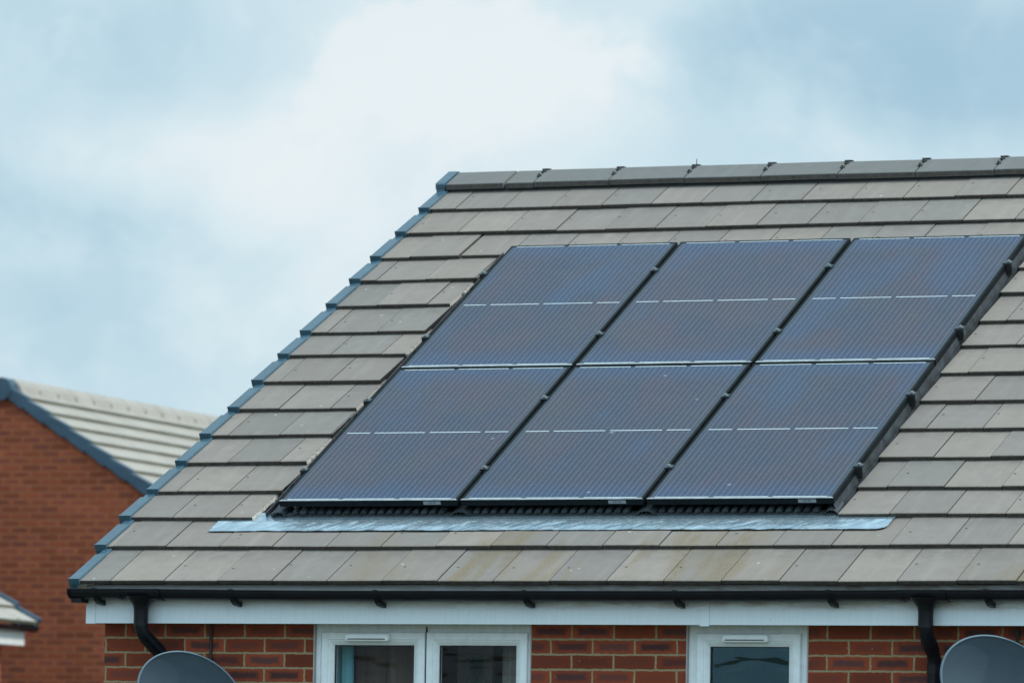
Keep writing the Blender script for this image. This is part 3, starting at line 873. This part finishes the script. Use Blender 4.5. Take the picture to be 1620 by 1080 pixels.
# ------------------------------------------------------------------ DISHES, CABLES
def dish(center, sc_, label):
    c0 = Vector(center)
    head = R(157); nrm = Vector((math.sin(head), math.cos(head), .02)).normalized()
    ex = Vector((0, 0, 1)).cross(nrm).normalized(); ex = -ex if ex.x < 0 else ex
    ez = ex.cross(nrm); ez = ez if ez.z > 0 else -ez
    ph = -.54
    a1 = ex * math.cos(ph) + ez * math.sin(ph); a2 = -ex * math.sin(ph) + ez * math.cos(ph)
    A_, B_ = .292 * sc_, .2185 * sc_
    base = Vector((c0.x, 0, c0.z - .25))
    root = empty('satellite_dish', base, label, 'satellite dish', 'satellite dishes on the front wall')
    s = MB(); nr, na = 14, 72; P = []
    def pt(r, a, d): return c0 + a1 * A_ * r * math.cos(a) + a2 * B_ * r * math.sin(a) + nrm * d
    for i in range(nr + 1):
        r = max(.001, .968 * i / nr)
        for k in range(na): P.append(pt(r, 2 * math.pi * k / na, -.042 * (1 - r * r)))
    s.poly(P, [(i * na + k, i * na + (k + 1) % na, (i + 1) * na + (k + 1) % na, (i + 1) * na + k) for i in range(nr) for k in range(na)], 0, True)
    # back skin
    P2 = []
    for i in range(nr + 1):
        r = max(.001, .995 * i / nr)
        for k in range(na): P2.append(pt(r, 2 * math.pi * k / na, -.042 * (1 - r * r) - .004))
    s.poly(P2, [(i * na + k, (i + 1) * na + k, (i + 1) * na + (k + 1) % na, i * na + (k + 1) % na) for i in range(nr) for k in range(na)], 0, True)
    s.build('reflector', M['dish'], root, base)
    rm = MB(); P = []
    prof = [(.962, -.003), (.968, .003), (.980, .0045), (.994, .001), (1.0, -.006), (1.0, -.016)]
    for r, d in prof:
        for k in range(na): P.append(pt(r, 2 * math.pi * k / na, d))
    rm.poly(P, [(i * na + k, i * na + (k + 1) % na, (i + 1) * na + (k + 1) % na, (i + 1) * na + k) for i in range(len(prof) - 1) for k in range(na)], 0, True)
    rm.build('rim', M['dishrim'], root, base)
    bt = MB()
    for du, dz in ((.0, .0), (.006, -.012)):
        q = c0 + ex * (-.010 + du) + ez * (.19 * sc_ + dz) ; 
        bt.tube([q - nrm * .030, q - nrm * .022], .0022, 8)
    bt.build('rivet', M['bolt'], root, base)
    ar = MB()
    e0 = pt(.9, R(-60), -.02); lnb = c0 + nrm * .34 - ez * .20
    ar.tube([e0, c0 - ez * .26 + nrm * .1, lnb], .010, 10); ar.build('arm', M['dish'], root, base)
    ln = MB(); d = (c0 - lnb).normalized(); ln.tube([lnb - d * .05, lnb, lnb + d * .02, lnb + d * .05], [.018, .020, .030, .030], 18); ln.build('receiver_head', M['blackm'], root, base)
    br = MB(); br.tube([c0 - nrm * .058, Vector((c0.x, -.06, c0.z - .02)), Vector((c0.x, -.004, c0.z - .02))], .019, 14); br.box(c0.x - .05, c0.x + .05, -.006, -.0005, c0.z - .12, c0.z + .08)
    br.build('wall_bracket', M['galv'], root, base)
    return root
dish((.768, -.27, 4.404), 1.0, 'slate grey satellite dish overlapping the bent downpipe at the house corner')
dish((5.066, -.27, 4.487), 1.05, 'slate grey satellite dish beside the straight downpipe, nearer the gutter')
def cable(u, z1, label):
    s = MB()
    s.tube([(u, -.009, 4.80), (u - .001, -.0085, 4.70), (u + .001, -.009, 4.6), (u, -.03, z1), (u - .01, -.07, z1 - .12)], .0075, 10)
    o = s.build('cable', M['cable'], None, (u, -.009, z1)); o.location = (u, -.009, z1)
    return tag(o, label, 'cable')
cable(.747, 4.45, 'black cable running down bricks behind the dish at the house corner')
cable(5.062, 4.55, 'black cable running down bricks behind the dish nearer the gutter')

# ------------------------------------------------------------------ NEIGHBOUR WITH GABLE
HN = R(4.0)      # anticlockwise turn of the neighbouring row
def nb(ox, oy):
    c, s_ = math.cos(HN), math.sin(HN)
    return lambda x, y, z: Vector((ox + x * c - y * s_, oy + x * s_ + y * c, z))
G0 = nb(-17.10, 31.36)
gh = empty('brick_house', G0(0, 0, 0), 'red brick house with blurred pale roof and blue verge far behind', 'house')
go = G0(0, 0, 0)
HW, PN, ZA, LEN = 4.6, R(32.6), 8.50, 14.0
tn = math.tan(PN)
ze = ZA - HW * tn
s = MB()
def wallq(P, uv): s.face([G0(*p) for p in P], 0, uv)
gp = [(-HW, 0), (HW, 0), (HW, ze - .06), (0, ZA - .06), (-HW, ze - .06)]
wallq([(x, 0, z) for x, z in gp], gp)
wallq([(x, LEN, z) for x, z in gp], gp)
for x in (-HW, HW): wallq([(x, 0, 0), (x, LEN, 0), (x, LEN, ze - .06), (x, 0, ze - .06)], [(0, 0), (LEN, 0), (LEN, ze), (0, ze)])
s.build('wall', M['nbrick'], gh, go)
s = MB(); ga = .292; nC = int((HW + .3) / math.cos(PN) / ga)
for sd in (1, -1):
    for k in range(nC + 1):
        d0 = k * ga; d1 = d0 + ga
        def sp(d, h): return (sd * (d * math.cos(PN) + h * math.sin(PN)), ZA - d * math.sin(PN) + h * math.cos(PN))
        t0, t1 = sp(d0, .005), sp(d1, .042)
        b1 = sp(d1, -.005)
        s.face([G0(t0[0], -.02, t0[1]), G0(t1[0], -.02, t1[1]), G0(t1[0], LEN, t1[1]), G0(t0[0], LEN, t0[1])], 0)
        s.face([G0(t1[0], -.02, t1[1]), G0(b1[0], -.02, b1[1]), G0(b1[0], LEN, b1[1]), G0(t1[0], LEN, t1[1])], 1)
nroof = s.build('roof', [M['ntile'], M['nedge']], gh, go)
for sd in (1, -1):
    for k in range(nC + 1):
        d0 = k * ga + .02; d1 = d0 + ga + .02
        s = MB()
        def sp2(d, h): return (sd * (d * math.cos(PN) + h * math.sin(PN)), ZA - d * math.sin(PN) + h * math.cos(PN))
        A = []
        for d, hi, lo in ((d0, .030, -.075), (d1, .060, -.095)):
            for y in (-.065, .03):
                for h in (hi, lo): x, z = sp2(d, h); A.append(G0(x, y, z))
        s.poly(A, [(0, 1, 3, 2), (4, 6, 7, 5), (0, 4, 5, 1), (2, 3, 7, 6), (0, 2, 6, 4), (1, 5, 7, 3)])
        s.build('verge_cap', M['nverge'], nroof, go, bevel=.012)
u = 0.1; k = 0
while u < LEN:
    s = MB(); L_ = .50
    pr = [(-.19, -.10), (-.13, .02), (-.05, .085), (.05, .085), (.13, .02), (.19, -.10), (.16, -.12), (0, .0), (-.16, -.12)]
    s.extrude(pr, u + .006, u + L_ - .006, lambda y, x, z: G0(x, y, ZA + z))
    s.box(-.17, .17, u + L_ - .008, u + L_ + .008, ZA - .10, ZA - .02, 1, xf=lambda x, y, z: G0(x, y, z))
    s.build('ridge_tile', [M['ntile'], M['nedge']], nroof, go, bevel=.0)
    u += L_
s = MB(); n = 20
A = [G0(.115 * math.cos(2 * math.pi * q / n), y, ZA - .035 + .125 * math.sin(2 * math.pi * q / n)) for y in (-.085, .12) for q in range(n)]
s.poly(A, [(q, (q + 1) % n, n + (q + 1) % n, n + q) for q in range(n)] + [tuple(range(n))])
s.build('ridge_end_cap', M['nverge'], nroof, go)

# third house: its far eaves corner ---------------------------------------
T0 = nb(-14.955, 28.16)      # origin at far end of the eaves, y runs back
th = empty('brick_house', T0(-3, -4, 0), 'brick house corner with white fascia in sunlight in front of the gable', 'house')
to = T0(-3, -4, 0)
ZEV = 5.80; TP = R(33)
s = MB(); wx = -.29; LT = 7.0; WT = 8.0
for P, uv in (([(wx, -.25, 0), (wx, -LT, 0), (wx, -LT, ZEV - .1), (wx, -.25, ZEV - .1)], [(0, 0), (LT, 0), (LT, ZEV), (0, ZEV)]),
              ([(wx, -.25, 0), (wx - WT, -.25, 0), (wx - WT, -.25, ZEV - .1), (wx - WT / 2, -.25, ZEV + 2.5), (wx, -.25, ZEV - .1)], [(0, 0), (WT, 0), (WT, ZEV), (WT / 2, 8), (0, ZEV)]),
              ([(wx, -LT, 0), (wx - WT, -LT, 0), (wx - WT, -LT, ZEV - .1), (wx - WT / 2, -LT, ZEV + 2.5), (wx, -LT, ZEV - .1)], [(0, 0), (WT, 0), (WT, ZEV), (WT / 2, 8), (0, ZEV)]),
              ([(wx - WT, -.25, 0), (wx - WT, -LT, 0), (wx - WT, -LT, ZEV - .1), (wx - WT, -.25, ZEV - .1)], [(0, 0), (LT, 0), (LT, ZEV), (0, ZEV)])):
    s.face([T0(*p) for p in P], 0, uv)
s.build('wall', M['nbrick'], th, to)
s = MB(); tot = (WT / 2 + .29) / math.cos(TP); nC = int(tot / ga)
for sd in (1, -1):
    for k in range(nC + 1):
        d0, d1 = k * ga, (k + 1) * ga
        def sp3(d, h):
            x = -d * math.cos(TP) - h * math.sin(TP) * -1
            if sd < 0: x = 2 * (wx - WT / 2) - x
            return x, ZEV + d * math.sin(TP) + h * math.cos(TP)
        t0, t1, b0 = sp3(d0, .04), sp3(d1, .008), sp3(d0, -.0)
        s.face([T0(t0[0], -.05, t0[1]), T0(t1[0], -.05, t1[1]), T0(t1[0], -LT, t1[1]), T0(t0[0], -LT, t0[1])], 0)
        s.face([T0(t0[0], -.05, t0[1]), T0(b0[0], -.05, b0[1]), T0(b0[0], -LT, b0[1]), T0(t0[0], -LT, t0[1])], 1)
troof = s.build('roof', [M['ntile'], M['nedge']], th, to)
for k in range(nC + 1):
    s = MB(); d0, d1 = k * ga, (k + 1) * ga + .02
    A = []
    for d, hi in ((d0, .075), (d1, .04)):
        for y in (.03, -.06):
            for h in (hi, -.10): A.append(T0(-d * math.cos(TP) + h * math.sin(TP), y, ZEV + d * math.sin(TP) + h * math.cos(TP)))
    s.poly(A, [(0, 1, 3, 2), (4, 6, 7, 5), (0, 4, 5, 1), (2, 3, 7, 6), (0, 2, 6, 4), (1, 5, 7, 3)])
    s.build('verge_cap', M['nverge'], troof, to, bevel=.01)
s = MB(); s.box(-.125, -.10, -LT, -.12, ZEV - .215, ZEV - .03, xf=T0); s.box(wx, -.125, -LT, -.12, ZEV - .21, ZEV - .19, xf=T0)
s.box(wx - .1, -.10, -.13, -.10, ZEV - .215, ZEV - .03, xf=T0)
s.build('fascia', M['upvc'], th, to)
s = MB()
s.extrude([(-.10 + .055 + .055 * math.cos(math.pi + math.pi * q / 8), ZEV - .02 + .055 * math.sin(math.pi + math.pi * q / 8)) for q in range(9)], -LT, .03, lambda y, x, z: T0(x, y, z))
s.box(-.06, .0, -.52, -.44, ZEV - .03, ZEV + .05, xf=T0)
s.build('gutter', M['black'], th, to)

# ------------------------------------------------------------------ GROUND
s = MB(); n = 40; S = 900
s.face([(-S, -S, 0), (S, -S, 0), (S, S, 0), (-S, S, 0)])
tag(s.build('ground', M['ground']), kind='structure')

# ------------------------------------------------------------------ CAMERA
fwd = Vector((-0.39429606, 0.9156283, 0.07845656)); rgt = Vector((0.91885997, 0.3942033, 0.01732379)); up = Vector((0.01506568, -0.07892129, 0.996767))
F_PX = 9931.2549
cam = bpy.data.cameras.new('camera'); co = bpy.data.objects.new('camera', cam); col.objects.link(co)
mw = Matrix((rgt, up, -fwd)).transposed().to_4x4(); mw.translation = (14.7675, -28.7634, 3.7407)
co.matrix_world = mw
cam.sensor_width = 36; cam.lens = F_PX / 1620 * 36; cam.clip_end = 3000; cam.clip_start = .5
cam.dof.use_dof = True; cam.dof.focus_distance = 31.6; cam.dof.aperture_fstop = 5.6
sc.camera = co

# ------------------------------------------------------------------ LIGHT
SUN_EL, SUN_HEAD = R(46), R(88)       # heading clockwise from +Y
sd = Vector((math.sin(SUN_HEAD) * math.cos(SUN_EL), math.cos(SUN_HEAD) * math.cos(SUN_EL), math.sin(SUN_EL)))
sun = bpy.data.lights.new('sun', 'SUN'); sun.energy = 3.0; sun.angle = R(1.2); sun.color = (1, .93, .83)
so = bpy.data.objects.new('sun', sun); col.objects.link(so); so.rotation_euler = sd.to_track_quat('Z', 'Y').to_euler()

world = bpy.data.worlds.new('World'); sc.world = world; world.use_nodes = True
t = NT(world)
sky = t.n('ShaderNodeTexSky', _sky_type='NISHITA'); sky.sun_disc = False; sky.sun_elevation = SUN_EL; sky.sun_rotation = SUN_HEAD
skyc = t.mix(1.0, sky.outputs[0], (.10, .10, .10), 'MULTIPLY')
g = t.n('ShaderNodeTexCoord').outputs['Generated']
def dot(v):
    nd = t.n('ShaderNodeVectorMath', _operation='DOT_PRODUCT'); t.link(g, nd.inputs[0]); nd.inputs[1].default_value = v; return nd.outputs['Value']
# cloud field in sky directions: two axes across the north-western sky, in units of about 0.1 rad
cx_ = t.math('MULTIPLY', dot(rgt), 9.931); cy_ = t.math('MULTIPLY', dot(up), 9.931)
warp = t.noise(g, 14, 4, .55, out='Color')
wx_ = t.math('MULTIPLY', t.math('SUBTRACT', t.sep(warp)[0], .5), .38); wy_ = t.math('MULTIPLY', t.math('SUBTRACT', t.sep(warp)[1], .5), .30)
px_ = t.math('ADD', cx_, wx_); py_ = t.math('ADD', cy_, wy_)
def blob(x, y, rx, ry, rot=0.0):
    c, s_ = math.cos(rot), math.sin(rot)
    dx = t.math('SUBTRACT', px_, (x - 810) / 1000); dy = t.math('SUBTRACT', py_, (540 - y) / 1000)
    a = t.math('DIVIDE', t.math('ADD', t.math('MULTIPLY', dx, c), t.math('MULTIPLY', dy, s_)), rx / 1000)
    b_ = t.math('DIVIDE', t.math('SUBTRACT', t.math('MULTIPLY', dy, c), t.math('MULTIPLY', dx, s_)), ry / 1000)
    d = t.math('ADD', t.math('MULTIPLY', a, a), t.math('MULTIPLY', b_, b_))
    return t.math('EXPONENT', t.math('MULTIPLY', d, -1.0))
n_big = t.noise(g, 3.0, 5, .55); n_mid = t.noise(t.comb(px_, py_, 0.0), 2.3, 5, .58); n_fine = t.noise(t.comb(px_, py_, 3.0), 6.0, 7, .62)
cover = t.math('MULTIPLY_ADD', t.math('SUBTRACT', n_big, .5), .5, .66)
cover = t.math('ADD', cover, t.math('MULTIPLY', t.math('SUBTRACT', n_mid, .5), .32))
cover = t.math('ADD', cover, t.math('MULTIPLY', t.math('SUBTRACT', n_fine, .5), .15))
for amp, b_ in ((.26, blob(680, 130, 330, 170, R(-8))), (.24, blob(900, 170, 130, 120)), (.20, blob(380, 240, 260, 90, R(-10))), (-.27, blob(1380, 120, 470, 160)), (-.19, blob(110, 292, 400, 70, R(-3))),
                (-.12, blob(150, 60, 250, 110)), (.12, blob(560, 470, 240, 190)), (-.08, blob(120, 480, 260, 120)), (.10, blob(1450, 250, 260, 60))):
    cover = t.math('ADD', cover, t.math('MULTIPLY', b_, amp))
edge = t.math('ADD', blob(690, 120, 330, 150, R(-6)), t.math('ADD', t.math('MULTIPLY', t.math('SUBTRACT', n_fine, .5), 1.1), t.math('MULTIPLY', t.math('SUBTRACT', n_mid, .5), .8)))
cover = t.math('ADD', cover, t.math('MULTIPLY', t.step(edge, .38, .58), .17))
lump = t.math('ADD', t.math('MULTIPLY', n_fine, .6), t.math('MULTIPLY', n_mid, .6))
cover = t.math('ADD', cover, t.step(lump, .56, .72, -.02, .05))
cover = t.step(cover, .12, 1.14)
cr = t.n('ShaderNodeValToRGB'); t.link(cover, cr.inputs[0])
e = cr.color_ramp.elements
e[0].position = 0.0; e[0].color = (.31, .53, .68, 1); e[1].position = 1.0; e[1].color = (.885, .955, .985, 1)
for pos, c in ((.30, (.43, .64, .78, 1)), (.55, (.595, .785, .885, 1)), (.78, (.745, .885, .95, 1))):
    k = e.new(pos); k.color = c
final = t.mix(.93, skyc, cr.outputs[0])
# unseen high southern sky brightened, added to light the front wall
glow = t.step(dot(tuple(Vector((.22, -.40, .89)).normalized())), .10, .98, .95, 2.3)
final = t.mix(1.0, final, t.comb(glow, glow, glow), 'MULTIPLY')
bg = t.n('ShaderNodeBackground'); t.link(final, bg.inputs[0]); bg.inputs[1].default_value = 1.0
wo = t.n('ShaderNodeOutputWorld'); t.link(bg.outputs[0], wo.inputs[0])

sc.view_settings.view_transform = 'Standard'; sc.view_settings.look = 'None'; sc.view_settings.exposure = 0; sc.view_settings.gamma = 1
sc.cycles.max_bounces = 8; sc.cycles.transparent_max_bounces = 8
